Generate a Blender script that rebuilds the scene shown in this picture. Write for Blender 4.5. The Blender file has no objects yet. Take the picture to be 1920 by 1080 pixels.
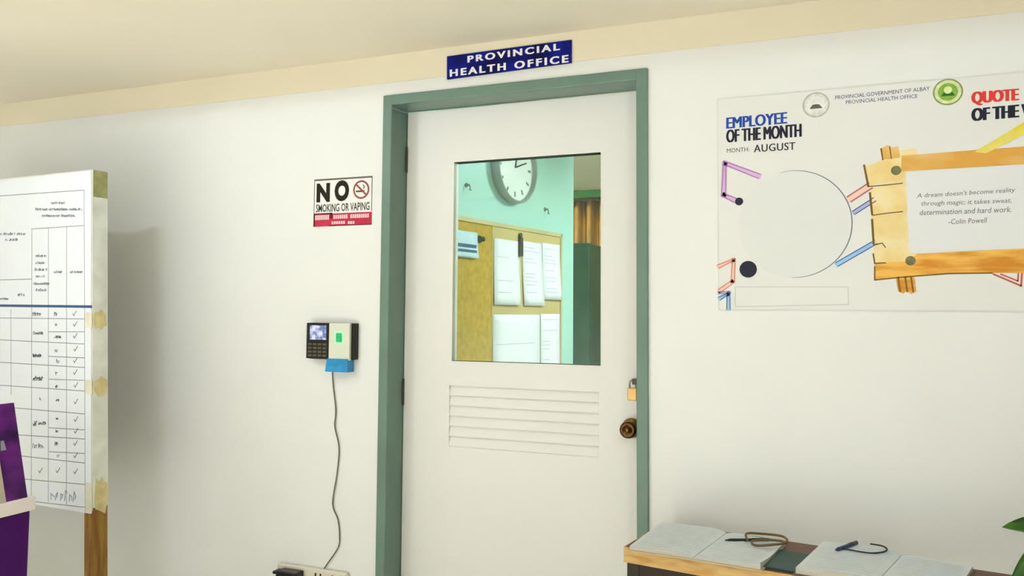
import bpy, bmesh, math, random
from mathutils import Vector, Matrix
random.seed(7)
scene = bpy.context.scene
col = scene.collection

# ------------------------------------------------------------------ camera
FPX = 1500.0
CXP, CYP = 960.0, 499.15
R = Matrix(((0.93038471, -0.01461487, -0.36629319),
            (0.36650917, 0.05735892, 0.9286447),
            (0.00743816, -0.99824664, 0.05872235)))      # columns: camera right, down, forward in the room
CAM = Vector((0.0, -2.6184, 1.43))
cd = bpy.data.cameras.new('camera')
cd.sensor_width = 36.0
cd.lens = FPX / 1920.0 * 36.0
cd.shift_y = -(540.0 - CYP) / 1920.0
cd.clip_start = 0.02
cam = bpy.data.objects.new('camera', cd)
col.objects.link(cam)
rt, dn, fw = R.col[0], R.col[1], R.col[2]
M3 = Matrix((rt, -dn, -fw)).transposed()
cam.matrix_world = Matrix.Translation(CAM) @ M3.to_4x4()
scene.camera = cam

# ------------------------------------------------------------------ world, exposure
w = bpy.data.worlds.new('world')
scene.world = w
w.use_nodes = True
w.node_tree.nodes['Background'].inputs[0].default_value = (0.9, 0.95, 1.0, 1)
w.node_tree.nodes['Background'].inputs[1].default_value = 0.3
vs = scene.view_settings
vs.view_transform = 'Standard'
vs.look = 'None'
vs.exposure = 0.10
vs.gamma = 1.0
vs.use_curve_mapping = False
LAMP_STRENGTH = 520.0         # hall lamps (radiance of the thin tubes)
OFFICE_STRENGTH = 1250.0       # office lamp behind the door, and the added lamp beyond the partition
LAMP_COLOR = (0.745, 0.855, 1.0)
FILL_PANEL_POWER, FILL_PANEL_COLOR = 82.0, (0.91, 0.935, 1.0)  # unseen ceiling panels, added to raise the bounce light from the floor
FILL_WINDOW_POWER, FILL_WINDOW_COLOR = 14.0, (0.97, 0.975, 1.0)       # fill light from the added, unseen window behind the viewer
FILL_PANELS = [(-2.9, -3.7, 'added square fill panel on the ceiling at the left rear of the hall'), (-0.8, -3.6, 'added square fill panel on the ceiling above and behind the viewer')]
# x, y, tube length, label
LAMPS = [(-2.12, -1.42, 0.145, 'hall ceiling lamp nearest the chart board'),
         (0.30, -1.75, 0.15, 'hall ceiling lamp above the table with the logbooks')]

CEIL = 2.41
WX0, WX1, WZ0, WZ1 = -0.9, 1.1, 0.9, 2.1                       # opening for the added fill window in the front wall
wl = bpy.data.lights.new('window_fill_light', 'AREA')
wl.shape = 'RECTANGLE'; wl.size = WX1 - WX0; wl.size_y = WZ1 - WZ0
wl.energy = FILL_WINDOW_POWER; wl.color = FILL_WINDOW_COLOR
wlo = bpy.data.objects.new('window_fill_light', wl)
col.objects.link(wlo)
wlo.location = ((WX0 + WX1) / 2, -4.97, (WZ0 + WZ1) / 2)
wlo.rotation_euler = (math.radians(90), 0, 0)

def ray(px, py):
    return R @ Vector((px - CXP, py - CYP, FPX))
def W(px, py, dist=0.0):
    """point at the given distance in front of the door wall (y = -dist)"""
    r = ray(px, py)
    return CAM + r * ((-dist - CAM.y) / r.y)
def H(px, py, z):
    r = ray(px, py)
    return CAM + r * ((z - CAM.z) / r.z)

# ------------------------------------------------------------------ materials
def lin(c):
    return c / 12.92 if c <= 0.04045 else ((c + 0.055) / 1.055) ** 2.4
def rgb(h):
    h = h.lstrip('#')
    return tuple(lin(int(h[i:i + 2], 16) / 255) for i in (0, 2, 4))
MATS = {}
def mat(name, hexc, rough=0.6, var=0.05, scale=6.0, bump=0.0, bscale=60.0, metal=0.0, emit=0.0, stretch=None, spec=0.3, hex2=None):
    if name in MATS:
        return MATS[name]
    m = bpy.data.materials.new(name)
    m.use_nodes = True
    nt = m.node_tree
    b = nt.nodes['Principled BSDF']
    c = rgb(hexc)
    tc = nt.nodes.new('ShaderNodeTexCoord')
    mp = nt.nodes.new('ShaderNodeMapping')
    nt.links.new(tc.outputs['Object'], mp.inputs[0])
    if stretch:
        mp.inputs['Scale'].default_value = stretch
    no = nt.nodes.new('ShaderNodeTexNoise')
    no.inputs['Scale'].default_value = scale
    no.inputs['Detail'].default_value = 4
    nt.links.new(mp.outputs[0], no.inputs['Vector'])
    cr = nt.nodes.new('ShaderNodeValToRGB')
    if hex2:
        c2 = rgb(hex2)
        cr.color_ramp.elements[0].position = 0.38
        cr.color_ramp.elements[1].position = 0.62
        cr.color_ramp.elements[0].color = (*c, 1)
        cr.color_ramp.elements[1].color = (*c2, 1)
    else:
        cr.color_ramp.elements[0].position = 0.3
        cr.color_ramp.elements[1].position = 0.7
        cr.color_ramp.elements[0].color = (*[max(0, x * (1 - var)) for x in c], 1)
        cr.color_ramp.elements[1].color = (*[min(1, x * (1 + var)) for x in c], 1)
    nt.links.new(no.outputs['Fac'], cr.inputs[0])
    nt.links.new(cr.outputs[0], b.inputs['Base Color'])
    b.inputs['Roughness'].default_value = rough
    b.inputs['Metallic'].default_value = metal
    b.inputs['Specular IOR Level'].default_value = spec
    if bump:
        n2 = nt.nodes.new('ShaderNodeTexNoise')
        n2.inputs['Scale'].default_value = bscale
        n2.inputs['Detail'].default_value = 3
        nt.links.new(mp.outputs[0], n2.inputs['Vector'])
        bp = nt.nodes.new('ShaderNodeBump')
        bp.inputs['Strength'].default_value = bump
        bp.inputs['Distance'].default_value = 0.002
        nt.links.new(n2.outputs['Fac'], bp.inputs['Height'])
        nt.links.new(bp.outputs[0], b.inputs['Normal'])
    if emit:
        nt.links.new(cr.outputs[0], b.inputs['Emission Color'])
        b.inputs['Emission Strength'].default_value = emit
    MATS[name] = m
    return m
def emission(name, color, strength):
    if name in MATS:
        return MATS[name]
    m = bpy.data.materials.new(name)
    m.use_nodes = True
    nt = m.node_tree
    nt.nodes.remove(nt.nodes['Principled BSDF'])
    e = nt.nodes.new('ShaderNodeEmission')
    e.inputs[0].default_value = (*color, 1)
    e.inputs[1].default_value = strength
    nt.links.new(e.outputs[0], nt.nodes['Material Output'].inputs[0])
    MATS[name] = m
    return m
def glass(name, tint):
    m = bpy.data.materials.new(name)
    m.use_nodes = True
    nt = m.node_tree
    nt.nodes.remove(nt.nodes['Principled BSDF'])
    t = nt.nodes.new('ShaderNodeBsdfTransparent')
    t.inputs[0].default_value = (*tint, 1)
    g = nt.nodes.new('ShaderNodeBsdfGlossy')
    g.inputs['Roughness'].default_value = 0.02
    f = nt.nodes.new('ShaderNodeFresnel')
    f.inputs[0].default_value = 1.4
    mx = nt.nodes.new('ShaderNodeMixShader')
    nt.links.new(f.outputs[0], mx.inputs[0])
    nt.links.new(t.outputs[0], mx.inputs[1])
    nt.links.new(g.outputs[0], mx.inputs[2])
    nt.links.new(mx.outputs[0], nt.nodes['Material Output'].inputs[0])
    return m

WALL = mat('wall_paint', 'E8EAE8', 0.55, 0.012, 3.0, 0.15, 40)
CEILM = mat('ceiling_paint', 'EEE8D6', 0.8, 0.02, 2.0, 0.1, 30)
FLOOR = mat('floor_tile', 'E4DDCA', 0.35, 0.08, 2.0)
MINT = mat('mint_wall_paint', 'ACDCCE', 0.6, 0.03, 3.0)
DOORW = mat('door_paint', 'E6E6E2', 0.4, 0.015, 2.5)
GREEN = mat('frame_paint', '6B8578', 0.3, 0.06, 7.0, 0.2, 50, hex2=None)
BLACK = mat('black_plastic', '17150F', 0.35, 0.15, 20)
DARK = mat('dark_ink', '26262A', 0.8, 0.1, 30)

# ------------------------------------------------------------------ geometry helpers
def mesh_obj(name, verts, faces, m, parent=None, smooth=False):
    off = parent.matrix_basis.translation if parent is not None else Vector((0, 0, 0))
    if parent is not None and parent.parent is not None:
        off = off + parent.parent.matrix_basis.translation
    me = bpy.data.meshes.new(name)
    me.from_pydata([tuple(Vector(v) - off) for v in verts], [], faces)
    me.validate()
    bm = bmesh.new()
    bm.from_mesh(me)
    bmesh.ops.recalc_face_normals(bm, faces=bm.faces)
    bm.to_mesh(me)
    bm.free()
    if smooth:
        for p in me.polygons:
            p.use_smooth = True
    me.materials.append(m)
    o = bpy.data.objects.new(name, me)
    col.objects.link(o)
    if parent is not None:
        o.parent = parent
    return o
class MB:
    def __init__(s):
        s.v, s.f = [], []
    def add(s, vs_, fs_):
        n = len(s.v)
        s.v += [Vector(a) for a in vs_]
        s.f += [tuple(i + n for i in f) for f in fs_]
        return s
    def box(s, a, b, M=None):
        x0, y0, z0 = a
        x1, y1, z1 = b
        P = [Vector(p) for p in ((x0, y0, z0), (x1, y0, z0), (x1, y1, z0), (x0, y1, z0), (x0, y0, z1), (x1, y0, z1), (x1, y1, z1), (x0, y1, z1))]
        if M:
            P = [M @ p for p in P]
        return s.add(P, [(0, 3, 2, 1), (4, 5, 6, 7), (0, 1, 5, 4), (1, 2, 6, 5), (2, 3, 7, 6), (3, 0, 4, 7)])
    def bevbox(s, a, b, r=0.004, M=None):
        bm = bmesh.new()
        bmesh.ops.create_cube(bm, size=1)
        a, b = Vector(a), Vector(b)
        for v in bm.verts:
            v.co = Vector([(a[i] + b[i]) / 2 + v.co[i] * (b[i] - a[i]) for i in range(3)])
        bmesh.ops.bevel(bm, geom=bm.edges[:], offset=r, segments=2, affect='EDGES', profile=0.5)
        bm.verts.index_update()
        P = [M @ v.co if M else v.co.copy() for v in bm.verts]
        F = [tuple(v.index for v in f.verts) for f in bm.faces]
        bm.free()
        return s.add(P, F)
    def prism(s, pts, d):
        """outline pts (3D, planar) extruded by vector d"""
        n = len(pts)
        d = Vector(d)
        P = [Vector(p) for p in pts] + [Vector(p) + d for p in pts]
        return s.add(P, [tuple(range(n)), tuple(range(2 * n - 1, n - 1, -1))] + [(i, (i + 1) % n, n + (i + 1) % n, n + i) for i in range(n)])
    def lathe(s, c, axis, prof, n=24):
        """prof: list of (radius, distance along axis)"""
        ax = Vector(axis).normalized()
        u = ax.orthogonal().normalized()
        v = ax.cross(u)
        c = Vector(c)
        P, F = [], []
        for r, h in prof:
            for i in range(n):
                a = 2 * math.pi * i / n
                P.append(c + ax * h + (u * math.cos(a) + v * math.sin(a)) * r)
        for j in range(len(prof) - 1):
            for i in range(n):
                F.append((j * n + i, j * n + (i + 1) % n, (j + 1) * n + (i + 1) % n, (j + 1) * n + i))
        F.append(tuple(range(n)))
        F.append(tuple(range((len(prof) - 1) * n, len(prof) * n)))
        return s.add(P, F)
    def tube(s, pts, r, n=8, closed=False):
        pts = [Vector(p) for p in pts]
        k = len(pts)
        P, F = [], []
        up = Vector((0.13, 0.31, 0.94))
        for i, p in enumerate(pts):
            if closed:
                t = pts[(i + 1) % k] - pts[i - 1]
            else:
                t = pts[min(i + 1, k - 1)] - pts[max(i - 1, 0)]
            t.normalize()
            u = t.cross(up)
            if u.length < 1e-4:
                u = t.orthogonal()
            u.normalize()
            v = t.cross(u)
            rr = r[i] if isinstance(r, (list, tuple)) else r
            for j in range(n):
                a = 2 * math.pi * j / n
                P.append(p + (u * math.cos(a) + v * math.sin(a)) * rr)
        for i in range(k if closed else k - 1):
            for j in range(n):
                F.append((i * n + j, i * n + (j + 1) % n, ((i + 1) % k) * n + (j + 1) % n, ((i + 1) % k) * n + j))
        if not closed:
            F.append(tuple(range(n)))
            F.append(tuple(range((k - 1) * n, k * n)))
        return s.add(P, F)
    def build(s, name, m, parent=None, smooth=False):
        return mesh_obj(name, s.v, s.f, m, parent, smooth)
def smooth_path(pts, k=6, closed=False):
    pts = [Vector(p) for p in pts]
    n = len(pts)
    out = []
    rng = range(n if closed else n - 1)
    for i in rng:
        g = (lambda j: pts[j % n]) if closed else (lambda j: pts[max(0, min(n - 1, j))])
        p0, p1, p2, p3 = g(i - 1), g(i), g(i + 1), g(i + 2)
        for q in range(k):
            t = q / k
            out.append(0.5 * ((2 * p1) + (p2 - p0) * t + (2 * p0 - 5 * p1 + 4 * p2 - p3) * t * t + (3 * p1 - p0 - 3 * p2 + p3) * t ** 3))
    if not closed:
        out.append(pts[-1])
    return out
def tag(o, label=None, cat=None, group=None, kind=None):
    if label: o['label'] = label
    if cat: o['category'] = cat
    if group: o['group'] = group
    if kind: o['kind'] = kind
    return o
def thing(name, loc, label, cat, group=None):
    o = bpy.data.objects.new(name, None)
    o.empty_display_size = 0.05
    col.objects.link(o)
    o.location = loc
    return tag(o, label, cat, group)
def struct(name, mb, m, parent=None):
    o = mb.build(name, m, parent)
    if parent is None:
        o['kind'] = 'structure'
    return o

# print: flat marks on a sheet.  A Sheet maps (x, z) wall coordinates or any frame to 3D
class Sheet:
    def __init__(s, o, ex, ey):
        s.o, s.ex, s.ey = Vector(o), Vector(ex).normalized(), Vector(ey).normalized()
        s.n = s.ex.cross(s.ey)          # outward normal
    def p(s, a, b, h=0.0):
        return s.o + s.ex * a + s.ey * b + s.n * h
def ink(mb, sh, pts, h, t=0.0002):
    """flat polygon of ink on a sheet, given in sheet coordinates"""
    mb.prism([sh.p(a, b, h) for a, b in pts], sh.n * t)
def stroke(mb, sh, pts, wd, h, t=0.0002):
    for (a0, b0), (a1, b1) in zip(pts[:-1], pts[1:]):
        d = Vector((a1 - a0, b1 - b0))
        L = d.length
        if L < 1e-6: continue
        d /= L
        n = Vector((-d.y, d.x)) * wd / 2
        e = d * wd * 0.3
        ink(mb, sh, [(a0 - e.x - n.x, b0 - e.y - n.y), (a1 + e.x - n.x, b1 + e.y - n.y), (a1 + e.x + n.x, b1 + e.y + n.y), (a0 - e.x + n.x, b0 - e.y + n.y)], h, t)
def disc_pts(a, b, r, n=28, r2=None):
    return [(a + math.cos(2 * math.pi * i / n) * r, b + math.sin(2 * math.pi * i / n) * (r2 or r)) for i in range(n)]
def text(name, s, sh, quad, m, parent, h=0.0004, bold=0.0, space=1.0, shear=0.0, t=0.0003, each=False, fat=0.0):
    """lettering fitted to a quad on the sheet: quad = (bottom-left, bottom-right, top-left) in sheet coords"""
    cu = bpy.data.curves.new(name, 'FONT')
    cu.body = s
    cu.size = 1.0
    cu.offset = bold
    cu.space_character = space
    cu.shear = shear
    cu.resolution_u = 4 if each else 2
    tmp = bpy.data.objects.new(name + '_tmp', cu)
    col.objects.link(tmp)
    dg = bpy.context.evaluated_depsgraph_get()
    me = tmp.evaluated_get(dg).to_mesh()
    vsx = [v.co.copy() for v in me.vertices]
    fs = [tuple(p.vertices) for p in me.polygons]
    tmp.evaluated_get(dg).to_mesh_clear()
    bpy.data.objects.remove(tmp)
    bpy.data.curves.remove(cu)
    x0 = min(v.x for v in vsx); x1 = max(v.x for v in vsx)
    y0 = min(v.y for v in vsx); y1 = max(v.y for v in vsx)
    bl, br, tl = [Vector(q) for q in quad]
    P = []
    for v in vsx:
        a = (v.x - x0) / (x1 - x0); b = (v.y - y0) / (y1 - y0)
        q = bl + (br - bl) * a + (tl - bl) * b
        P.append(sh.p(q.x, q.y, h + t))
    if not each:
        o = mesh_obj(name, P, fs, m, parent)
        o['kind'] = 'stuff'
        return o
    # each letter a piece of its own
    par = list(range(len(P)))
    def find(i):
        while par[i] != i:
            par[i] = par[par[i]]; i = par[i]
        return i
    for f in fs:
        for i in f[1:]:
            par[find(i)] = find(f[0])
    comp = {}
    for fi, f in enumerate(fs):
        comp.setdefault(find(f[0]), []).append(fi)
    for k, fl in sorted(comp.items(), key=lambda kv: min(vsx[i].x for fi in kv[1] for i in fs[fi])):
        ids = sorted({i for fi in fl for i in fs[fi]})
        mp = {i: n for n, i in enumerate(ids)}
        PV, FV = [], []
        for sft, up in (((0, 0),) if not fat else ((0, 0), (-fat, .00006), (fat, .00012), (-fat * .5, .00018), (fat * .5, .00024))):
            n0 = len(PV)
            PV += [P[i] + sh.ex * sft + sh.n * up for i in ids]
            FV += [tuple(mp[i] + n0 for i in fs[fi]) for fi in fl]
        mesh_obj('letter', PV, FV, m, parent)

# ================================================================== THE ROOM
X0, X1, Y0, YB = -4.6, 2.7, -4.9, 4.6
T = 0.10                                     # wall thickness
OX0, OX1, OZ = -1.560, -0.548, 2.252          # rough opening (outer edge of the door casing)
CW = 0.039                                   # casing width
struct('floor', MB().box((X0, Y0, -0.05), (X1, YB, 0)), FLOOR)
struct('ceiling', MB().box((X0, Y0, CEIL), (X1, YB, CEIL + 0.05)), CEILM)
wb = MB()
ix0, ix1, iz = OX0 + CW * 0.6, OX1 - CW * 0.6, OZ - CW * 0.6
wb.box((X0, 0, 0), (ix0, T, CEIL)).box((ix1, 0, 0), (X1, T, CEIL)).box((ix0, 0, iz), (ix1, T, CEIL))
struct('wall_back', wb, WALL)
struct('wall_left', MB().box((X0 - T, Y0, 0), (X0, YB, CEIL)), WALL)
struct('wall_right', MB().box((X1, Y0, 0), (X1 + T, YB, CEIL)), WALL)
wf = MB()
wf.box((X0, Y0 - T, 0), (WX0, Y0, CEIL)).box((WX1, Y0 - T, 0), (X1, Y0, CEIL)).box((WX0, Y0 - T, 0), (WX1, Y0, WZ0)).box((WX0, Y0 - T, WZ1), (WX1, Y0, CEIL))
struct('wall_front', wf, WALL)
win = thing('fill_window', (WX0, Y0, WZ0), None, None)  # unseen window, added to carry the soft fill on the door wall
win['kind'] = 'structure'
WF = mat('fill_window_frame_paint', 'E8E8E4', 0.5, 0.02)
for a, b in (((WX0, WZ0), (WX1, WZ0 + .04)), ((WX0, WZ1 - .04), (WX1, WZ1)), ((WX0, WZ0 + .04), (WX0 + .04, WZ1 - .04)), ((WX1 - .04, WZ0 + .04), (WX1, WZ1 - .04)), (((WX0 + WX1) / 2 - .02, WZ0 + .04), ((WX0 + WX1) / 2 + .02, WZ1 - .04))):
    MB().box((a[0], Y0 - .05, a[1]), (b[0], Y0 - .01, b[1])).build('fill_window_frame', WF, win)
struct('wall_far', MB().box((X0, YB, 0), (X1, YB + T, CEIL)), mat('far_wall_paint', 'A89C60', 0.7, 0.15, 1.2))

# thin cream-coloured strip along the top of the back wall
struct('trim_2', MB().box((X0, -.003, 2.303), (X1, -.0002, CEIL)), mat('cream_band', 'E9E1CA', 0.7, 0.02, 3.0))

# partition in the office, oblique
PU = Vector((0.19980853, 0.97983496, 0))
PC = Vector((-1.38476613, 0.86222226, 2.12))         # clock centre on the partition
PN = Vector((PU.y, -PU.x, 0))                       # outward normal, to the right
def PP(s, z, h=0.0):
    q = PC + PU * s + PN * h
    return Vector((q.x, q.y, z))
pm = MB()
pm.prism([PP(-0.74, 0), PP(0.62, 0), PP(0.62, 0, -0.09), PP(-0.74, 0, -0.09)], (0, 0, CEIL))
struct('wall_partition', pm, MINT)

# door frame (casing + jambs)
fr = MB()
DY = 0.108                                    # face of the door leaf
def casing(mb):
    yf = -0.012
    jx0, jx1, jz = OX0 + CW, OX1 - CW, OZ - CW
    mb.bevbox((OX0, yf, 0), (jx0, DY + 0.01, OZ), 0.004)
    mb.bevbox((jx1, yf, 0), (OX1, DY + 0.01, OZ), 0.004)
    mb.bevbox((jx0 - 0.004, yf, jz), (jx1 + 0.004, DY + 0.01, OZ), 0.004)
casing(fr)
trim = struct('trim_1', fr, GREEN)
# door leaf with window and louvre openings
door = thing('door_1', (OX0 + CW, DY, 0), None, None)
door['kind'] = 'structure'
lx0, lx1, lz = OX0 + CW + 0.003, OX1 - CW - 0.003, OZ - CW - 0.004
wTL, wBR = W(848, 303, -DY), W(1128, 682, -DY)
wx0, wx1 = W(848, 490, -DY).x, W(1128, 490, -DY).x
wz1, wz0 = (W(848, 303, -DY).z + W(1128, 287, -DY).z) / 2, (W(848, 679, -DY).z + W(1128, 683, -DY).z) / 2
vx0, vx1 = W(842, 780, -DY).x, W(1123, 790, -DY).x
vz1, vz0 = (W(842, 721, -DY).z + W(1125, 737, -DY).z) / 2, (W(842, 836, -DY).z + W(1120, 860, -DY).z) / 2
dl = MB()
d0, d1 = DY, DY + 0.042
def cells(mb, xs, zs, holes):
    for i in range(len(xs) - 1):
        for j in range(len(zs) - 1):
            if (i, j) in holes: continue
            mb.box((xs[i], d0, zs[j]), (xs[i + 1], d1, zs[j + 1]))
lf = MB()
# stiles and rails as one leaf with two openings
xa, xb = min(wx0, vx0), max(wx1, vx1)
lf.box((lx0, d0, 0.008), (xa, d1, lz)).box((xb, d0, 0.008), (lx1, d1, lz))
lf.box((xa, d0, wz1), (xb, d1, lz)).box((xa, d0, vz1), (xb, d1, wz0)).box((xa, d0, 0.008), (xb, d1, vz0))
for (p, q, z0_, z1_) in ((wx0, wx1, wz0, wz1), (vx0, vx1, vz0, vz1)):
    if p > xa + 1e-5: lf.box((xa, d0, z0_), (p, d1, z1_))
    if q < xb - 1e-5: lf.box((q, d0, z0_), (xb, d1, z1_))
leaf = lf.build('door_leaf', DOORW, door)
# weld the leaf's cells so that no seams show
bm = bmesh.new(); bm.from_mesh(leaf.data); bmesh.ops.remove_doubles(bm, verts=bm.verts[:], dist=1e-5); bm.to_mesh(leaf.data); bm.free()
BEAD = mat('glazing_bead_paint', 'E4E8DC', 0.4, 0.02)
for a, b in (((wx0 - .004, d0 - .001, wz0), (wx0 + .003, d1, wz1)), ((wx1 - .003, d0 - .001, wz0), (wx1 + .004, d1, wz1)),
             ((wx0 - .004, d0 - .001, wz0 - .004), (wx1 + .004, d1, wz0)), ((wx0 - .004, d0 - .001, wz1), (wx1 + .004, d1, wz1 + .004))):
    MB().box(a, b).build('glazing_bead', BEAD, door)
GL = glass('window_glass', (0.93, 0.975, 0.95))
MB().box((wx0, d0 + .016, wz0), (wx1, d0 + .021, wz1)).build('glass_pane', GL, door)
# louvre
NS = 6
pitch = (vz1 - vz0) / NS
MB().box((vx0, d1 - .006, vz0), (vx1, d1 - .003, vz1)).build('louvre_backing', DOORW, door)
for i in range(NS):
    zt = vz1 - pitch * i
    pts = [(vx0, d0 + .010, zt - .001), (vx0, d0 + .014, zt - .001), (vx0, d0 + .014, zt - pitch), (vx0, d0 + .003, zt - pitch), (vx0, d0 + .001, zt - pitch * .9)]
    MB().prism(pts, (vx1 - vx0, 0, 0)).build('louvre_slat', DOORW, door)
BRASS = mat('aged_brass', '8A6A3A', 0.3, 0.3, 30, metal=0.9)
DBRASS = mat('dark_brass', '5A4024', 0.3, 0.5, 60, metal=0.9)
kn = W(1178, 806, -DY + .05)
kp = MB().lathe((kn.x, DY, kn.z), (0, -1, 0), [(0.034, 0), (0.034, 0.004), (0.028, 0.010), (0.012, 0.014), (0.012, 0.035)], 28).build('knob_rosette', BRASS, door, True)
MB().lathe((kn.x, DY, kn.z), (0, -1, 0), [(0.012, 0.030), (0.024, 0.036), (0.0295, 0.048), (0.0275, 0.060), (0.018, 0.066), (0.016, 0.063)], 28).build('knob', DBRASS, door, True)
MB().lathe((kn.x, DY, kn.z), (0, -1, 0), [(0.007, 0.058), (0.007, 0.068), (0.002, 0.070)], 16).build('keyhole_cylinder', BRASS, door, True)
HING = mat('hinge_steel', '46483E', 0.4, 0.2, 20, metal=0.6)
for py in (300, 735):
    z = W(767, py, -DY).z
    MB().lathe((lx0 - .001, DY - .005, z - .05), (0, 0, 1), [(.0055, 0), (.0055, .1)], 12).build('hinge', HING, door)
# hasp staple on the jamb and padlock hanging from it
pl = W(1188, 735, -0.03)
hs = MB()
hs.bevbox((OX1 - CW - .020, -.010 + .02, pl.z + .026), (OX1 - CW + .0005, .040, pl.z + .045), .002)
hs.build('hasp', HING, trim)
plx, ply = W(1186, 740, -0.035).x, 0.035
lock = thing('padlock', (plx, ply, W(1187, 750, -0.035).z), 'small brass padlock hanging from the door frame above the knob', 'padlock')
zb, zt_ = W(1187, 751, -0.035).z, W(1187, 727, -0.035).z
MB().bevbox((plx - .016, ply - .008, zb), (plx + .016, ply + .008, zt_), .003).build('lock_body', mat('padlock_brass', 'C8A468', 0.35, 0.1, 20, metal=0.6), lock)
sp = [(plx - .010, ply, zt_ - .004), (plx - .010, ply, zt_ + .014), (plx - .006, ply, zt_ + .022), (plx, ply, zt_ + .025), (plx + .006, ply, zt_ + .022), (plx + .010, ply, zt_ + .014), (plx + .010, ply, zt_ - .004)]
MB().tube(smooth_path(sp, 4), .0032, 8).build('shackle', mat('shackle_steel', '8C8C84', 0.25, 0.1, 20, metal=0.9), lock, True)

# ================================================================== LAMPS
DIFF = emission('lamp_diffuser', LAMP_COLOR, LAMP_STRENGTH)
DIFFO = emission('office_lamp_diffuser', (0.88, 1.0, 1.0), OFFICE_STRENGTH)
HOUS = mat('lamp_housing', 'EEEDE8', 0.5, 0.02)
def lamp(x, y, L, label, dm=DIFF, zb=2.298, hy=0.32):
    """surface-mounted box reflector with one thin tube lying just above its lower lip"""
    t = thing('ceiling_lamp', (x, y, CEIL), label, 'lamp')
    hx, w_ = L / 2 + .28, .012
    top = CEIL - .0005
    h = MB()
    h.box((x - hx, y - hy, zb), (x - hx + w_, y + hy, top)).box((x + hx - w_, y - hy, zb), (x + hx, y + hy, top))
    h.box((x - hx + w_, y - hy, zb), (x + hx - w_, y - hy + w_, top)).box((x - hx + w_, y + hy - w_, zb), (x + hx - w_, y + hy, top))
    h.box((x - hx + w_, y - hy + w_, top - .012), (x + hx - w_, y + hy - w_, top))
    h.build('reflector_box', HOUS, t)
    for sg in (-1, 1):
        MB().bevbox((x + sg * (L / 2 + .012) - .010, y - .013, zb - .001), (x + sg * (L / 2 + .012) + .010, y + .013, top - .012), .002).build('tube_holder', HOUS, t)
    MB().lathe((x - L / 2, y, zb + .009), (1, 0, 0), [(.0085, 0), (.0085, L)], 10).build('tube', dm, t)
for x, y, lb in FILL_PANELS:
    t = thing('fill_panel', (x, y, CEIL), lb, 'lamp')
    for a, b in (((-.32, -.32), (.32, -.30)), ((-.32, .30), (.32, .32)), ((-.32, -.30), (-.30, .30)), ((.30, -.30), (.32, .30))):
        MB().box((x + a[0], y + a[1], CEIL - .022), (x + b[0], y + b[1], CEIL - .0005)).build('fill_panel_frame', HOUS, t)
    MB().box((x - .30, y - .30, CEIL - .012), (x + .30, y + .30, CEIL - .0005)).build('fill_panel_diffuser', emission('fill_panel_glow', FILL_PANEL_COLOR, 1.0), t)
    ld = bpy.data.lights.new('fill_panel_light', 'AREA')
    ld.shape = 'SQUARE'; ld.size = .58; ld.spread = math.radians(105); ld.energy = FILL_PANEL_POWER; ld.color = FILL_PANEL_COLOR
    lo = bpy.data.objects.new('fill_panel_light', ld)
    col.objects.link(lo)
    lo.parent = t
    lo.location = (0, 0, -.016)
for x, y, L_, lb in LAMPS:
    lamp(x, y, L_, lb)
lamp(-0.15, 1.25, 0.40, 'office ceiling lamp behind the door', DIFFO)
lamp(-2.6, 3.0, 0.50, 'added ceiling fill lamp in the dim room beyond the mint wall', DIFFO)  # unseen lamp, added to brighten the strip past the partition

# ================================================================== WALL SIGNS
# --- blue sign over the door
def wall_sheet(dist):
    return Sheet((0, -dist, 0), (1, 0, 0), (0, 0, 1))
c = [W(840, 107), W(1073, 76), W(1073, 119), W(840, 150)]
c = [Vector((p.x, 0, p.z)) for p in c]
th = 0.006
sign = thing('door_sign', (c[3].x, 0, c[3].z), 'blue sign with white lettering mounted over the green door frame', 'sign')
MB().prism([p + Vector((0, -.0032, 0)) for p in (c[3], c[2], c[1], c[0])], (0, -th, 0)).build('sign_board', mat('sign_blue', '0C1C98', 0.5, 0.25, 9, spec=0.15, hex2='080C50'), sign)  # blue and navy blotches put uneven gloss into the colour
SW = mat('sign_white', 'F2F2FA', 0.5, 0.02)
sh = wall_sheet(th + .0032)
def wq(p_bl, p_br, p_tl):
    return tuple((lambda q: (q.x, q.z))(W(*p)) for p in (p_bl, p_br, p_tl))
text('lettering', 'PROVINCIAL', sh, wq((879, 119), (1051, 95.5), (879, 106.5)), SW, sign, bold=0.022, space=1.35, each=True, fat=.0012)
text('lettering', 'HEALTH OFFICE', sh, wq((846, 145.5), (1067, 118.5), (846, 132)), SW, sign, bold=0.022, space=1.35, each=True, fat=.0012)

# --- no smoking notice
PAPER = mat('white_paper', 'EDEDEA', 0.7, 0.02, 8)
a, b = W(588, 337), W(698, 421)
nx0, nx1 = W(589, 380).x, W(698, 380).x
nz1, nz0 = 1.949, 1.762
ns = thing('no_smoking_notice', (nx0, 0, nz0), 'white and red no smoking notice taped left of the door', 'notice')
MB().box((nx0, -0.0015, nz0), (nx1, -0.0002, nz1)).build('notice_sheet', PAPER, ns)
sh = wall_sheet(0.0015)
def uv(u, v):
    return (nx0 + (nx1 - nx0) * u, nz0 + (nz1 - nz0) * v)
def uq(u0, v0, u1, v1):
    return (uv(u0, v0), uv(u1, v0), uv(u0, v1))
NOB = mat('notice_black', '1D1810', 0.7, 0.1)
NOR = mat('notice_red', 'C02C48', 0.7, 0.1, 30)
mb = MB()
for u0, v0, u1, v1 in ((0, .965, 1, 1), (0, .28, .012, 1), (.988, .28, 1, 1)):
    ink(mb, sh, [uv(u0, v0), uv(u1, v0), uv(u1, v1), uv(u0, v1)], 0.0001)
mb.build('printed_border', mat('notice_border', '6A5F58', 0.7, 0.1), ns)
text('lettering', 'N', sh, uq(.045, .51, .28, .91), NOB, ns, bold=0.06, each=True)
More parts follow.
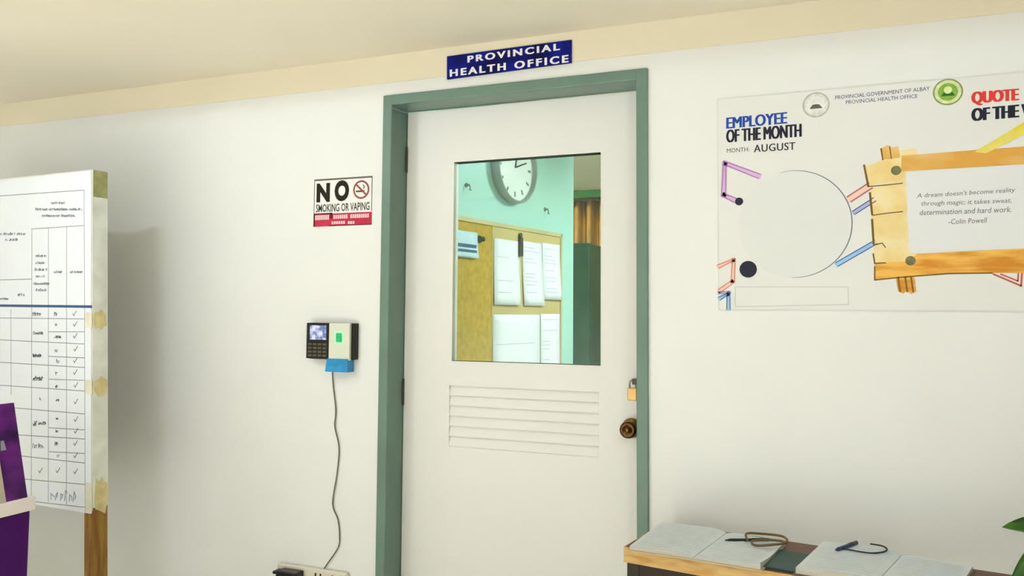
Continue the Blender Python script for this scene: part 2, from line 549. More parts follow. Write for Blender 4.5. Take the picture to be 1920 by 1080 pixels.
text('lettering', 'O', sh, uq(.36, .51, .61, .95), NOB, ns, bold=0.06, each=True)
text('lettering', 'SMOKING OR VAPING', sh, uq(.04, .30, .96, .47), mat('notice_dark', '3A382C', 0.7, 0.1), ns, bold=0.015)
mb = MB()
ink(mb, sh, [uv(0, 0), uv(1, 0), uv(1, .265), uv(0, .265)], 0.0001)
mb.build('printed_band', NOR, ns)
mb = MB()
for u0, v0, u1, v1 in ((.03, .14, .28, .24), (.35, .15, .6, .23), (.64, .15, .96, .23), (.32, .04, .56, .10), (.60, .03, .72, .09)):
    n_ = max(3, int((u1 - u0) / .035))
    for i in range(n_):
        w_ = (u1 - u0) / n_
        ink(mb, sh, [uv(u0 + w_ * i, v0), uv(u0 + w_ * (i + .72), v0), uv(u0 + w_ * (i + .72), v1), uv(u0 + w_ * i, v1)], 0.0004)
mb.build('printed_small_text', mat('notice_pink', 'F0D4D6', 0.7, 0.03), ns)
mb = MB()
ink(mb, sh, [uv(.0, .255), uv(.33, .255), uv(.33, .28), uv(.0, .28)], 0.0004)
ink(mb, sh, [uv(.29, .16), uv(.33, .16), uv(.33, .28), uv(.29, .28)], 0.0004)
ink(mb, sh, [uv(.27, 0), uv(1, 0), uv(1, .02), uv(.27, .02)], 0.0004)
ink(mb, sh, [uv(.0, .0), uv(.03, .0), uv(.03, .26), uv(.0, .26)], 0.0004)
mb.build('printed_rule', mat('notice_maroon', '5A1420', 0.7, 0.1), ns)
cc = uv(.815, .73)
mb = MB()
ro, ri = .036, .029
for i in range(32):
    a0, a1 = 2 * math.pi * i / 32, 2 * math.pi * (i + 1) / 32
    ink(mb, sh, [(cc[0] + ri * math.cos(a0), cc[1] + ri * math.sin(a0)), (cc[0] + ro * math.cos(a0), cc[1] + ro * math.sin(a0)), (cc[0] + ro * math.cos(a1), cc[1] + ro * math.sin(a1)), (cc[0] + ri * math.cos(a1), cc[1] + ri * math.sin(a1))], 0.0002)
stroke(mb, sh, [(cc[0] - .022, cc[1] + .020), (cc[0] + .022, cc[1] - .020)], .007, 0.0005)
mb.build('printed_prohibition_ring', mat('notice_ring', '8E4A44', 0.7, 0.15, 30), ns)
mb = MB()
stroke(mb, sh, [(cc[0] - .022, cc[1] - .006), (cc[0] + .012, cc[1] - .006)], .007, 0.0003)
stroke(mb, sh, [(cc[0] + .010, cc[1] + .004), (cc[0] + .014, cc[1] + .010), (cc[0] + .008, cc[1] + .018)], .004, 0.0003)
mb.build('printed_cigarette', mat('notice_brown', '7A4A3C', 0.7, 0.1), ns)

# ================================================================== FINGERPRINT CLOCK
dx0, dx1 = W(574, 640, .04).x, W(662, 640, .04).x
dz1, dz0 = 1.388, 1.252
dev = thing('fingerprint_terminal', (dx0, 0, dz0), 'black and cream fingerprint time clock on the wall left of the door', 'time clock')
xs = dx0 + (dx1 - dx0) * .50
MB().bevbox((dx0 + .004, -.030, dz0 - .002), (dx1, 0, dz1), .004).build('body', BLACK, dev)
MB().bevbox((dx0, -.040, dz0), (xs, -.028, dz1), .003).build('keypad_panel', BLACK, dev)
MB().bevbox((xs - .001, -.043, dz0 - .004), (dx1 - .014, -.026, dz1), .003).build('reader_panel', mat('cream_plastic', 'D8DCCB', 0.4, 0.03), dev)
def du(u, v):
    return dx0 + (xs - dx0) * u, dz0 + (dz1 - dz0) * v
s0, s1 = du(.16, .53), du(.86, .93)
MB().box((s0[0], -.0408, s0[1]), (s1[0], -.0395, s1[1])).build('screen', mat('lcd_screen', '5A6C9C', 0.3, 0.3, 60, hex2='C8CCE8', emit=0.35), dev)
KEY = mat('key_grey', '5A5440', 0.5, 0.1)
for r_ in range(4):
    for q in range(4):
        k0, k1 = du(.10 + q * .21, .06 + r_ * .105), du(.10 + q * .21 + .15, .06 + r_ * .105 + .055)
        MB().box((k0[0], -.0415, k0[1]), (k1[0], -.0395, k1[1])).build('key', KEY, dev)
gx = (xs + dx1 - .014) / 2
gz = dz0 + .60 * (dz1 - dz0)
sr = MB().bevbox((gx - .019, -.0445, gz - .024), (gx + .019, -.042, gz + .024), .001).build('sensor_surround', mat('sensor_pale_green', 'A8F0B8', 0.4, 0.05, emit=0.25), dev)
MB().box((gx - .013, -.0455, gz - .017), (gx + .013, -.0440, gz + .017)).build('fingerprint_sensor', mat('sensor_green', '1EA868', 0.3, 0.25, 90, emit=0.25), dev)
bz = dz0 - .047
bl = MB()
bl.prism([(xs - .010, -.050, bz), (dx1 - .014, -.050, bz), (dx1 - .018, -.048, dz0 + .002), (xs - .004, -.048, dz0 + .002)], (0, .040, 0))
bl.build('blue_base_cover', mat('blue_plastic', '2C8CC4', 0.35, 0.2, 40), dev)
# cable
cp = [W(*p, .012) for p in ((624, 694), (623, 722), (628, 770), (626, 800), (634, 840), (630, 890), (622, 945), (632, 975), (635, 1005), (632, 1028), (612, 1058), (600, 1078), (592, 1110))]
cp = [Vector((p.x, -.006 if i else -.015, p.z)) for i, p in enumerate(cp)]
cab = MB().tube(smooth_path(cp, 5), .0026, 6).build('power_cable', mat('cable_grey', '6E6858', 0.5, 0.1), None, True)
tag(cab, 'thin grey cable running down the wall under the fingerprint time clock', 'cable')
# socket + adapter
so = thing('wall_socket', (-1.84, 0, .30), 'white wall socket strip near the bottom of the door wall', 'socket')
MB().bevbox((-1.99, -.022, .33), (-1.675, 0, .462), .006).build('socket_plate', mat('socket_white', 'DDD8C8', 0.4, 0.03), so)
for i in range(2):
    for j in (-1, 1):
        MB().box((-1.80 + i * .075 + j * .011 - .003, -.0232, .425), (-1.80 + i * .075 + j * .011 + .003, -.0218, .447)).build('socket_slot', BLACK, so)
ad = thing('power_adapter', (-1.91, -.022, .36), 'black power adapter plugged into the wall socket', 'adapter')
pz = .452
MB().bevbox((-1.955, -.075, .36), (-1.862, -.0225, pz), .006).build('adapter_body', BLACK, ad)
MB().bevbox((-1.972, -.070, pz - .014), (-1.950, -.030, pz - .004), .002).build('adapter_lip', BLACK, ad)

# ================================================================== POSTER
px0, px1 = -.322, .98
pz1, pz0 = 2.126, 1.447
po = thing('poster', (px0, 0, pz0), 'wide white employee of the month poster with a printed gold frame, right of the door', 'poster')
MB().box((px0, -.0030, pz0), (px1, -.0003, pz1)).build('poster_sheet', mat('poster_white', 'E3E4E1', 0.45, 0.012, 4), po)
sh = wall_sheet(.0030)
def w2(p):
    q = W(p[0], p[1])
    return (q.x, q.z)
def inkpx(mb, pts, h):
    ink(mb, sh, [w2(p) for p in pts], h)
def strokepx(mb, pts, wd, h):
    stroke(mb, sh, [w2(p) for p in pts], wd, h)
mb = MB()
for q in (((px0, pz0), (px1, pz0)), ((px0, pz1), (px1, pz1)), ((px0, pz0), (px0, pz1))):
    d = .0012
    stroke(mb, sh, [(q[0][0], q[0][1]), (q[1][0], q[1][1])], .003, 0.0001)
mb.build('printed_border', mat('poster_border', 'D9DAD8', 0.6, 0.03), po)
mb = MB()
strokepx(mb, [(1379, 538), (1590, 538), (1591, 571), (1379, 575), (1379, 538)], .0025, .0002)
mb.build('printed_outline', mat('poster_grey_line', 'C9CACA', 0.6, 0.03), po)
# circle
cc = w2((1489, 420)); rad = .167
mb = MB(); ink(mb, sh, disc_pts(*cc, rad, 64), .0001)
mb.build('printed_photo_circle', mat('poster_circle', 'DFE2E0', 0.5, 0.01), po)
mb = MB()
for i in range(-48, 53):
    a0, a1 = math.radians(i * 1.95), math.radians((i + 1) * 1.95)
    t_ = .0032 * math.sqrt(max(.08, math.cos(a0 * .9)))
    ink(mb, sh, [(cc[0] + (rad - t_) * math.cos(a0), cc[1] + (rad - t_) * math.sin(a0)), (cc[0] + rad * math.cos(a0), cc[1] + rad * math.sin(a0)), (cc[0] + rad * math.cos(a1), cc[1] + rad * math.sin(a1)), (cc[0] + (rad - t_) * math.cos(a1), cc[1] + (rad - t_) * math.sin(a1))], .0004)
mb.build('printed_circle_line', mat('poster_slate', '6E7A86', 0.6, 0.1, 4), po)
# coloured zigzags
def band(name, pts, wd, hx, edge):
    mb = MB(); strokepx(mb, pts, wd, .0002)
    mb.build(name, mat(name + hx, hx, 0.6, 0.05), po)
    mb = MB()
    P = [Vector(w2(p)) for p in pts]
    for sgn in (-1, 1):
        L = []
        for i, p in enumerate(P):
            d = (P[min(i + 1, len(P) - 1)] - P[max(i - 1, 0)]).normalized()
            L.append((p.x - d.y * sgn * wd * .42, p.y + d.x * sgn * wd * .42))
        stroke(mb, sh, L, wd * .2, .0005)
    mb.build(name + '_edge', mat(name + edge, edge, 0.6, 0.05), po)
band('printed_purple_chevron', [(1424, 331), (1359, 306), (1357, 366), (1379, 376)], .017, 'D6B4DA', 'A878B4')
band('printed_orange_hook', [(1347, 500), (1376, 487), (1374, 528), (1349, 546)], .014, 'EFC6B6', 'C88070')
band('printed_blue_corner', [(1349, 560), (1366, 551), (1366, 580)], .013, '9CC4E4', '3E6EA8')
band('printed_violet_corner', [(1347, 549), (1369, 548)], .009, 'B4A4C8', '8C7CA8')
band('printed_pink_bar', [(1592, 374), (1632, 348)], .022, 'F2CFC2', 'B4706E')
band('printed_navy_bar', [(1601, 399), (1640, 374)], .014, 'AEB6DA', '44508E')
band('printed_blue_bar', [(1569, 496), (1642, 454)], .015, '9CC8EC', '3A6AB0')
for q_, r_ in (((1386, 378), .0125), ((1403, 505), .0265)):
    mb = MB()
    ink(mb, sh, disc_pts(*w2(q_), r_, 28), .0007)
    mb.build('printed_navy_dot', mat('poster_navy', '1E2034', 0.6, 0.1), po)
# gold frame
GOLDL = mat('poster_gold_light', 'F3E6B8', 0.6, 0.2, 9, hex2='EBD08A')
GOLD = mat('poster_gold', 'F0D898', 0.6, 0.2, 3, hex2='DCA648', stretch=(1, 1, 2))
ORNG = mat('poster_orange', 'F0BC58', 0.6, 0.2, 7, hex2='D08A26', stretch=(1, 1, 6))
BRN = mat('poster_brown', '7A5A20', 0.6, 0.2)
for q_ in ([(1622, 312), (1628, 348), (1720, 335), (1720, 278), (1690, 282), (1640, 306)], [(1630, 350), (1634, 402), (1720, 398), (1720, 335)],
           [(1634, 404), (1638, 456), (1720, 456), (1720, 398)], [(1638, 458), (1640, 494), (1720, 490), (1720, 456)]):
    mb = MB()
    inkpx(mb, q_, .0003)
    mb.build('printed_plank', GOLDL, po)
mb = MB()
inkpx(mb, [(1690, 292), (1920, 275), (2140, 262), (2140, 305), (1920, 308), (1690, 322)], .0006)
mb.build('printed_beam', GOLD, po)
mb = MB()
inkpx(mb, [(1640, 494), (1640, 525), (1700, 518), (1780, 512), (1920, 512), (2140, 512), (2140, 466), (1920, 466), (1720, 476), (1700, 490)], .0006)
inkpx(mb, [(1678, 516), (1684, 546), (1694, 551), (1700, 545), (1708, 552), (1718, 547), (1714, 514)], .0004)
mb.build('printed_lower_beam', ORNG, po)
mb = MB()
inkpx(mb, [(1650, 280), (1654, 300), (1688, 296), (1684, 274), (1672, 277), (1664, 272)], .0004)
mb.build('printed_peg', GOLD, po)
mb = MB()
strokepx(mb, [(1620, 310), (1628, 350)], .006, .0009)
strokepx(mb, [(1628, 350), (1655, 348), (1692, 344)], .003, .0009)
strokepx(mb, [(1631, 362), (1635, 402)], .006, .0009)
strokepx(mb, [(1635, 404), (1664, 400), (1692, 397)], .003, .0009)
strokepx(mb, [(1635, 412), (1638, 458)], .006, .0009)
strokepx(mb, [(1638, 460), (1654, 456), (1660, 464)], .003, .0009)
strokepx(mb, [(1637, 476), (1640, 494), (1660, 493)], .004, .0009)
strokepx(mb, [(1640, 500), (1640, 525), (1700, 519), (1780, 513), (1860, 512)], .004, .0009)
for x_ in (1684, 1697, 1708):
    strokepx(mb, [(x_, 520), (x_ + 4, 547)], .005, .0009)
strokepx(mb, [(1652, 279), (1655, 300)], .004, .0009)
strokepx(mb, [(1668, 275), (1671, 298)], .003, .0009)
mb.build('printed_plank_shadow', BRN, po)
for x_, y_ in ((1680, 320), (1707, 489)):
    mb = MB()
    ink(mb, sh, disc_pts(*w2((x_, y_)), .014, 20), .0012)
    mb.build('printed_nail_head', mat('poster_olive', '74704A', 0.6, 0.3, 60), po)
mb = MB()
inkpx(mb, [(1698, 322), (1920, 309), (2130, 300), (2130, 466), (1920, 466), (1704, 474)], .0014)
mb.build('printed_text_panel', mat('poster_panel', 'E2E4E6', 0.5, 0.01), po)
mb = MB()
inkpx(mb, [(1826, 286), (1848, 288), (1925, 250), (1990, 215), (1990, 190), (1925, 226)], .0016)
mb.build('printed_yellow_rope', mat('poster_yellow', 'E4D23C', 0.6, 0.2, 12, hex2='EADC7A'), po)
mb = MB()
strokepx(mb, [(1862, 514), (1914, 536), (1916, 510)], .005, .0002)
strokepx(mb, [(1876, 514), (1908, 527), (1909, 512)], .004, .0002)
mb.build('printed_red_bracket', mat('poster_redline', 'C8604C', 0.6, 0.1), po)
# seals
def seal(cpx, c1, c2, c3):
    c_ = w2(cpx)
    r0 = .0395
    for nm, rr, hx, h in (('printed_seal', r0, c1, .0002), ('printed_seal_ring', r0 * .88, c2, .0005), ('printed_seal_field', r0 * .66, c3, .0008)):
        mb = MB(); ink(mb, sh, disc_pts(*c_, rr, 32), h)
        mb.build(nm, mat('seal' + hx, hx, 0.6, 0.15, 70), po)
    mb = MB()
    ink(mb, sh, [(c_[0] - .019, c_[1] - .012), (c_[0] + .019, c_[1] - .012), (c_[0] + .010, c_[1] + .000), (c_[0], c_[1] + .002), (c_[0] - .010, c_[1] + .000)], .0012)
    return mb
seal((1530, 197), 'B4B6AE', 'DADCD6', 'E2E2DE').build('printed_seal_emblem', mat('seal_grey', '5E605A', 0.6, 0.1), po)
seal((1777, 173), '8C9C60', 'D8E2B0', '88B040').build('printed_seal_emblem', mat('seal_green', '2E6A16', 0.6, 0.1), po)
mb = MB(); c_ = w2((1777, 172)); ink(mb, sh, disc_pts(c_[0], c_[1] + .004, .011, 16), .0016)
mb.build('printed_seal_highlight', mat('seal_pale', 'DCEBA8', 0.6, 0.1), po)
BLUE = mat('poster_blue', '1C48A8', 0.6, 0.1)
NAVY = mat('poster_navy_text', '15182C', 0.6, 0.1)
RED = mat('poster_red', 'D83A2E', 0.6, 0.1)
text('lettering', 'EMPLOYEE', sh, wq((1363, 242), (1475, 232), (1363, 221)), BLUE, po, .0003, bold=0.0, space=1.0, each=True, fat=.0021)
text('lettering', 'OF THE MONTH', sh, wq((1363, 268), (1502, 257), (1363, 244)), NAVY, po, .0003, bold=0.0, space=1.0, each=True, fat=.0021)
text('lettering', 'MONTH:', sh, wq((1363, 287), (1405, 284), (1363, 279)), mat('poster_textgrey', '4A4A4C', 0.6, 0.1), po, .0003)
text('lettering', 'AUGUST', sh, wq((1414, 286), (1491, 281), (1414, 272)), mat('poster_textdark', '34343A', 0.6, 0.1), po, .0003, space=1.1, each=True, fat=.0007)
PB = mat('poster_text_blue', '3C4478', 0.6, 0.1)
text('lettering', 'PROVINCIAL GOVERNMENT OF ALBAY', sh, wq((1566, 187), (1743, 170), (1566, 180)), PB, po, .0003)
text('lettering', 'PROVINCIAL HEALTH OFFICE', sh, wq((1586, 196), (1720, 184), (1586, 189)), PB, po, .0003)
text('lettering', 'QUOTE', sh, wq((1823, 199), (1908, 193), (1823, 173)), RED, po, .0003, bold=0.0, space=1.0, each=True, fat=.0032)
text('lettering', 'OF THE WEEK', sh, wq((1823, 228), (1988, 214), (1823, 204)), NAVY, po, .0003, bold=0.0, space=1.0, each=True, fat=.0032)
QG = mat('poster_quote_grey', '6A6E74', 0.6, 0.1)
for s_, q in (("A dream doesn't become reality", ((1719, 374), (1903, 363), (1719, 363))),
              ('through magic; it takes sweat,', ((1727, 389), (1896, 383), (1727, 378))),
              ('determination and hard work.', ((1724, 404), (1896, 398), (1724, 394))),
              ('-Colin Powell', ((1778, 421), (1850, 418), (1778, 411)))):
    text('lettering', s_, sh, wq(*q), QG, po, .0017, shear=.15)

# ================================================================== OFFICE BEHIND THE DOOR
# clock
ck = thing('wall_clock', PP(0, 2.12), 'round wall clock with grey rim seen through the door window', 'clock')
cz = PP(0, PC.z - .005)
RIM = mat('clock_rim', '8EA298', 0.35, 0.1)
MB().lathe(cz, PN, [(.166, 0), (.172, .02), (.170, .045), (.164, .052), (.158, .046), (.158, .02)], 40).build('rim', RIM, ck, True)
MB().lathe(cz, PN, [(.1585, .018), (.1585, .026)], 40).build('dial', mat('clock_dial', 'E6F0EA', 0.4, 0.02), ck)
csh = Sheet(cz + PN * .0262, PU, (0, 0, 1))
if csh.n.dot(PN) < 0:
    csh.n = -csh.n
for i in range(12):
    mb = MB()
    a = math.radians(30 * i)
    stroke(mb, csh, [(.118 * math.sin(a), .118 * math.cos(a)), (.136 * math.sin(a), .136 * math.cos(a))], .012, .0003)
    mb.build('hour_mark', mat('clock_marks', '6E7A70', 0.6, 0.1), ck)
for e_, wd_, h_ in (((.02, .085), .008, .003), ((.095, .035), .006, .004)):
    mb = MB()
    stroke(mb, csh, [(0, 0), e_], wd_, h_)
    mb.build('hand', BLACK, ck)
# cork board
cb = thing('cork_board', PP(-.2, 1.0), 'ochre cork notice board on the mint office wall', 'notice board')
zt0 = 1.836
CORK = mat('cork', 'BC9C34', 0.8, 0.15, 40, 0.3, 120)
CORKL = mat('cork_frame', 'C8BC8C', 0.5, 0.08)
def pbox(mb, s0, s1, z0, z1, h0, h1):
    return mb.prism([PP(s0, z0, h0), PP(s1, z0, h0), PP(s1, z0, h1), PP(s0, z0, h1)], (0, 0, z1 - z0))
pbox(MB(), -.66, .455, .95, zt0, 0.001, .012).build('cork_sheet', CORK, cb)
pbox(MB(), -.66, .468, zt0 - .012, zt0 + .006, 0.001, .020).build('frame_rail', CORKL, cb)
pbox(MB(), .452, .468, .95, zt0 + .006, 0.001, .020).build('frame_stile', CORKL, cb)
# pale upper backing sheet of the paper columns
pbox(MB(), -.165, .452, .96, zt0 - .012, .0122, .0140).build('tan_backing_sheet', mat('tan_backing', 'C9B67A', 0.7, 0.05), cb)
def sheetpaper(name, s0, s1, z0, z1, label, h=.016, bow=.010, m=None, lines=True, tilt=0.0, grp='papers on the cork board'):
    t = thing(name, PP((s0 + s1) / 2, z0), label, 'paper', grp)
    P, F = [], []
    n = 8
    for j in range(n + 1):
        v = j / n
        for i in range(5):
            u = i / 4
            hh = h + bow * (1 - v) ** 2 * (0.6 + 0.4 * u)
            P.append(PP(s0 + (s1 - s0) * u + tilt * (1 - v), z0 + (z1 - z0) * v, hh))
    k = len(P)
    P += [p + PN * .001 for p in P]
    for j in range(n):
        for i in range(4):
            a = j * 5 + i
            F.append((a, a + 1, a + 6, a + 5)); F.append((k + a + 5, k + a + 6, k + a + 1, k + a))
    for i in range(4):
        F.append((i, k + i, k + i + 1, i + 1)); q = n * 5 + i; F.append((q, q + 1, k + q + 1, k + q))
    for j in range(n):
        q = j * 5; F.append((q, q + 5, k + q + 5, k + q)); q = j * 5 + 4; F.append((q, k + q, k + q + 5, q + 5))
    mesh_obj('sheet', P, F, m or mat('office_paper', 'F4F6FA', 0.7, 0.01), t, True)
    if lines:
        mb = MB()
        zz = z1 - .03
        rnd = random.Random(int((s0 + 5) * 1000 + z0 * 77))
        while zz > z0 + .03:
            v = (zz - z0) / (z1 - z0)
            hh = h + bow * (1 - v) ** 2 * 1.0 + .0016
            if rnd.random() < .6:
                e0 = s0 + .02; e1 = s0 + (s1 - s0) * rnd.uniform(.45, .9)
                mb.add([PP(e0 + tilt * (1 - v), zz, hh), PP(e1 + tilt * (1 - v), zz, hh), PP(e1 + tilt * (1 - v), zz + .003, hh), PP(e0 + tilt * (1 - v), zz + .003, hh)], [(0, 1, 2, 3)])
            zz -= .018
        if mb.v:
            mb.build('printed_lines', mat('pale_print', 'C4CAD4', 0.7, 0.05), t)
    return t
sheetpaper('paper_sheet', -.155, .058, 1.468, 1.770, 'left of the three white sheets in the upper row on the cork board')
sheetpaper('paper_sheet', .078, .262, 1.468, 1.776, 'middle of the three white sheets in the upper row on the cork board', tilt=.02)
sheetpaper('paper_sheet', .268, .445, 1.500, 1.782, 'right of the three white sheets in the upper row on the cork board', tilt=.01)
sheetpaper('paper_sheet', -.158, .250, 1.085, 1.424, 'wide white sheet in the lower row on the cork board', bow=.004)
sheetpaper('paper_sheet', .258, .448, 1.085, 1.428, 'narrow white sheet in the lower row on the cork board', bow=.004)
nt_ = sheetpaper('notice_card', -.55, -.285, 1.668, 1.782, 'pale blue notice card with dark bands at the left of the cork board', lines=False, m=mat('card_blue', 'C8E4EC', 0.6, 0.05))
mb = MB(); pbox(mb, -.53, -.30, 1.712, 1.726, .0225, .0232); pbox(mb, -.53, -.30, 1.692, 1.702, .0255, .0262)
mb.build('printed_band', mat('card_navy', '2C5A7C', 0.6, 0.1), nt_)
cl = thing('binder_clip', PP(.063, 1.70), 'dark clip between two white sheets on the cork board', 'clip')
pbox(MB(), .050, .074, 1.70, 1.79, .016, .028).build('clip_body', mat('clip_dark', '3C3A30', 0.4, 0.1), cl)
MB().lathe(PP(.062, 1.80, .02), PN, [(.012, -.004), (.012, .004)], 16).build('clip_ring', mat('clip_dark', '3C3A30'), cl)
pn = thing('push_pin', PP(-.262, 1.755), 'dark green push pin beside the notice card on the cork board', 'pin')
MB().lathe(PP(-.262, 1.755, .012), PN, [(.018, 0), (.013, .008), (.008, .014), (.012, .022)], 14).build('pin_head', mat('pin_green', '2E4A2C', 0.4, 0.1), pn, True)
# small hooks on the mint wall
for (s_, z_, lb) in ((.32, 1.955, 'small dark hook on the mint wall right of the clock'), (-.35, 1.985, 'small pale hook on the mint wall left of the clock')):
    hk = thing('wall_hook', PP(s_, z_), lb, 'hook')
    MB().lathe(PP(s_, z_), PN, [(.010, 0), (.010, .004), (.004, .006), (.004, .018)], 14).build('hook_base', mat('hook_grey', '6C8478', 0.4, 0.1), hk)
    MB().tube([PP(s_, z_, .016), PP(s_, z_ - .012, .022), PP(s_, z_ - .022, .018), PP(s_, z_ - .024, .028)], .003, 6).build('hook_wire', mat('hook_grey', '6C8478'), hk)
# things in the far room seen past the partition
def FAR(px, py, zc):
    return CAM + ray(px, py) * (zc / FPX)
q = FAR(1100, 376, 6.4)
zc_top = q.z
P, F = [], []
npt = 40
for i in range(npt):
    x_, y_ = q.x - .35 + i * .022, q.y + .03 * math.sin(i * 1.35)
    P += [Vector((x_, y_, 0)), Vector((x_, y_, zc_top)), Vector((x_, y_ + .006, zc_top)), Vector((x_, y_ + .006, 0))]
for i in range(npt - 1):
    for j in range(4):
        F.append((i * 4 + j, (i + 1) * 4 + j, (i + 1) * 4 + (j + 1) % 4, i * 4 + (j + 1) % 4))
cu = thing('curtain', (q.x, q.y, 0.0), 'orange brown curtain hanging in the dim room beyond the mint wall', 'curtain')
mesh_obj('curtain_cloth', P, F, mat('curtain_brown', 'B8842C', 0.8, 0.2, 4, hex2='6E4C20', stretch=(1, 1, .6)), cu, True)
MB().tube([(q.x - .40, q.y, zc_top + .01), (q.x + .56, q.y, zc_top + .01)], .012, 8).build('curtain_rod', HING, cu)
gt = FAR(1100, 325, 6.4)
MB().bevbox((q.x - .42, q.y - .05, zc_top + .02), (q.x + .58, q.y + .06, min(CEIL - .002, gt.z)), .004).build('pelmet', mat('pelmet_green', '35B060', 0.6, 0.15), cu)
q2 = FAR(1106, 455, 5.7)
cbn = thing('steel_cabinet', (q2.x - .3, q2.y, 0), 'dark green cabinet in the dim room beyond the mint wall', 'cabinet')
gm = mat('cabinet_green', '1F5A3C', 0.45, 0.15)
MB().bevbox((q2.x - .75, q2.y, .04), (q2.x, q2.y + .40, q2.z), .01).build('cabinet_body', gm, cbn)
MB().box((q2.x - .73, q2.y + .02, 0), (q2.x - .02, q2.y + .38, .0395)).build('plinth', BLACK, cbn)
for i in range(2):
    xx = q2.x - .745 + i * .375
    d_ = MB().bevbox((xx, q2.y - .018, .08), (xx + .365, q2.y - .0005, q2.z - .03), .004).build('cabinet_door', gm, cbn)
    MB().bevbox((xx + (.33 if i == 0 else .02), q2.y - .03, q2.z * .55), (xx + (.345 if i == 0 else .035), q2.y - .0185, q2.z * .55 + .12), .003).build('door_handle', HING, d_)

# ================================================================== CHART STAND (left)
# post at the right of a wide board, board faces the hall
LEAN = .052                                   # the stand leans a little to the left
bx1 = -2.440                                  # outer (right) face of the right post
yb_, yf_ = -.415, -.478                       # back and front of the post
bz1, bz0 = 1.945, .708
rotb = math.radians(4.0)
Bo = Vector((bx1, yf_, 0))
BE = Vector((math.cos(rotb), math.sin(rotb) * -1.0, 0)).normalized()
BN = Vector((BE.y, -BE.x, 0))                 # towards the camera
BN = BN if BN.y < 0 else -BN
def BP(s, z, h=0.0):
    """s: distance left of the post's right face, h: in front of the paper plane"""
    q = Bo - BE * s + BN * h
    return Vector((q.x - (z - .70) * LEAN, q.y, z))
BWID = 1.02
st = thing('chart_stand', BP(BWID / 2, 0), 'wooden post stand carrying a large paper chart, left of the frame', 'stand')
WOOD = mat('post_wood', '9A7430', 0.6, 0.2, 9, 0.3, 40, stretch=(6, 6, 0.6), hex2='7A5222')
TD = yb_ - yf_
def bbox(mb, s0, s1, z0, z1, h0, h1):
    return mb.prism([BP(s0, z0, h0), BP(s1, z0, h0), BP(s1, z0, h1), BP(s0, z0, h1)], BP(0, z1) - BP(0, z0))
for s_ in (0, BWID - .045):
    bbox(MB(), s_, s_ + .045, 0, bz1 - .004, -TD, -.004).build('post', WOOD, st)
    bbox(MB(), s_ - .005, s_ + .05, 0, .04, -.30, .24).build('foot', WOOD, st)
bbox(MB(), .045, BWID - .045, .80, .84, -TD + .01, -.012).build('cross_rail', WOOD, st)
bbox(MB(), .045, BWID - .045, 1.86, 1.90, -TD + .01, -.012).build('cross_rail', WOOD, st)
bbox(MB(), .0, BWID, bz0 + .01, bz1, -.004, -.001).build('backing_board', mat('board_white', 'DCDCD4', 0.6, 0.03), st)
WRAP = mat('wrap_film', 'DADCD0', 0.35, 0.12, 14, 0.5, 30)
bbox(MB(), -.003, .0002, bz0 + .02, bz1, -TD, -.001).build('side_wrap', WRAP, st)
TAPE = mat('yellowed_tape', 'CFC08A', 0.4, 0.2, 30, 0.3, 60)
rnd = random.Random(3)
for zc_, hh in ((1.395, .038), (1.155, .034), (.765, .070)):
    pts = []
    n = 14
    for i in range(n):
        a = 2 * math.pi * i / n
        pts.append(((.5 + .5 * math.cos(a) * rnd.uniform(.6, 1)), math.copysign(abs(math.sin(a)) ** .6, math.sin(a)) * rnd.uniform(.7, 1.1)))
    mb = MB()
    mb.prism([BP(-.0032, zc_ + q_[1] * hh, -TD + (TD + .0) * (1 - q_[0])) for q_ in pts], BE * .0015)
    mb.build('tape_patch', TAPE, st)
    mb = MB()
    bbox(mb, -.0045, .030, zc_ - hh * .75, zc_ + hh * .7, .0022, .0032)
    mb.build('tape_patch', mat('clear_tape', 'D9D6C2', 0.35, 0.1, 20), st)
bbox(MB(), -.0035, -.003, bz1 - .10, bz1, -TD, -.004).build('tape_patch', mat('olive_tape', '9A9A66', 0.5, 0.2, 30), st)
# the chart itself
ch = thing('paper_chart', BP(BWID / 2, bz0), 'large white paper chart with ruled rows and handwriting on the wooden stand', 'chart')
bbox(MB(), .002, BWID - .004, bz0, bz1 - .005, .0, .0012).build('chart_sheet', mat('chart_paper', 'E2E8EE', 0.6, 0.02, 5), ch)
csh = Sheet(BP(0, 0, .0012), BE, (0, 0, 1))
csh.ey = Vector((-LEAN, 0, 1))
if csh.n.dot(BN) < 0: csh.n = -csh.n
def cpx(px, py):
    """board coordinates of a spot on the chart"""
    r = ray(px, py)
    o = BP(0, 0, .0012)
    q = CAM + r * ((o - CAM).dot(BN) / r.dot(BN))
    return ((q - o - csh.ey * q.z).dot(BE), q.z)
LINE = mat('chart_line', '8A9098', 0.7, 0.1)
mb = MB()
def cl_(pts, wd=.003):
    stroke(mb, csh, [cpx(*p) for p in pts], wd, .0002, .0003)
def row(y0, y1, xa=0, xb=161, wd=.0028):
    """ruled line: y0 at px x=0, y1 at px x=161 (as on the sheet, extended to the left end)"""
    a, b = cpx(0, y0), cpx(161, y1)
    k = (b[1] - a[1]) / (b[0] - a[0])
    s0 = -BWID + .02 if xa <= 0 else cpx(xa, y0 + (y1 - y0) * xa / 161)[0]
    s1 = cpx(xb, y0 + (y1 - y0) * xb / 161)[0]
    stroke(mb, csh, [(s0, a[1] + k * (s0 - a[0])), (s1, a[1] + k * (s1 - a[0]))], wd, .0002, .0003)
row(368, 357); row(434, 423, 62); row(525, 521, 0, 62)
row(596, 598); row(637, 645); row(679, 689); row(722, 733); row(762, 776); row(813, 823); row(850, 868); row(894, 908); row(933, 951)
for y0, y1 in ((622, 622), (664, 671), (708, 713), (796, 806), (842, 850)):
    row(y0, y1, 94)
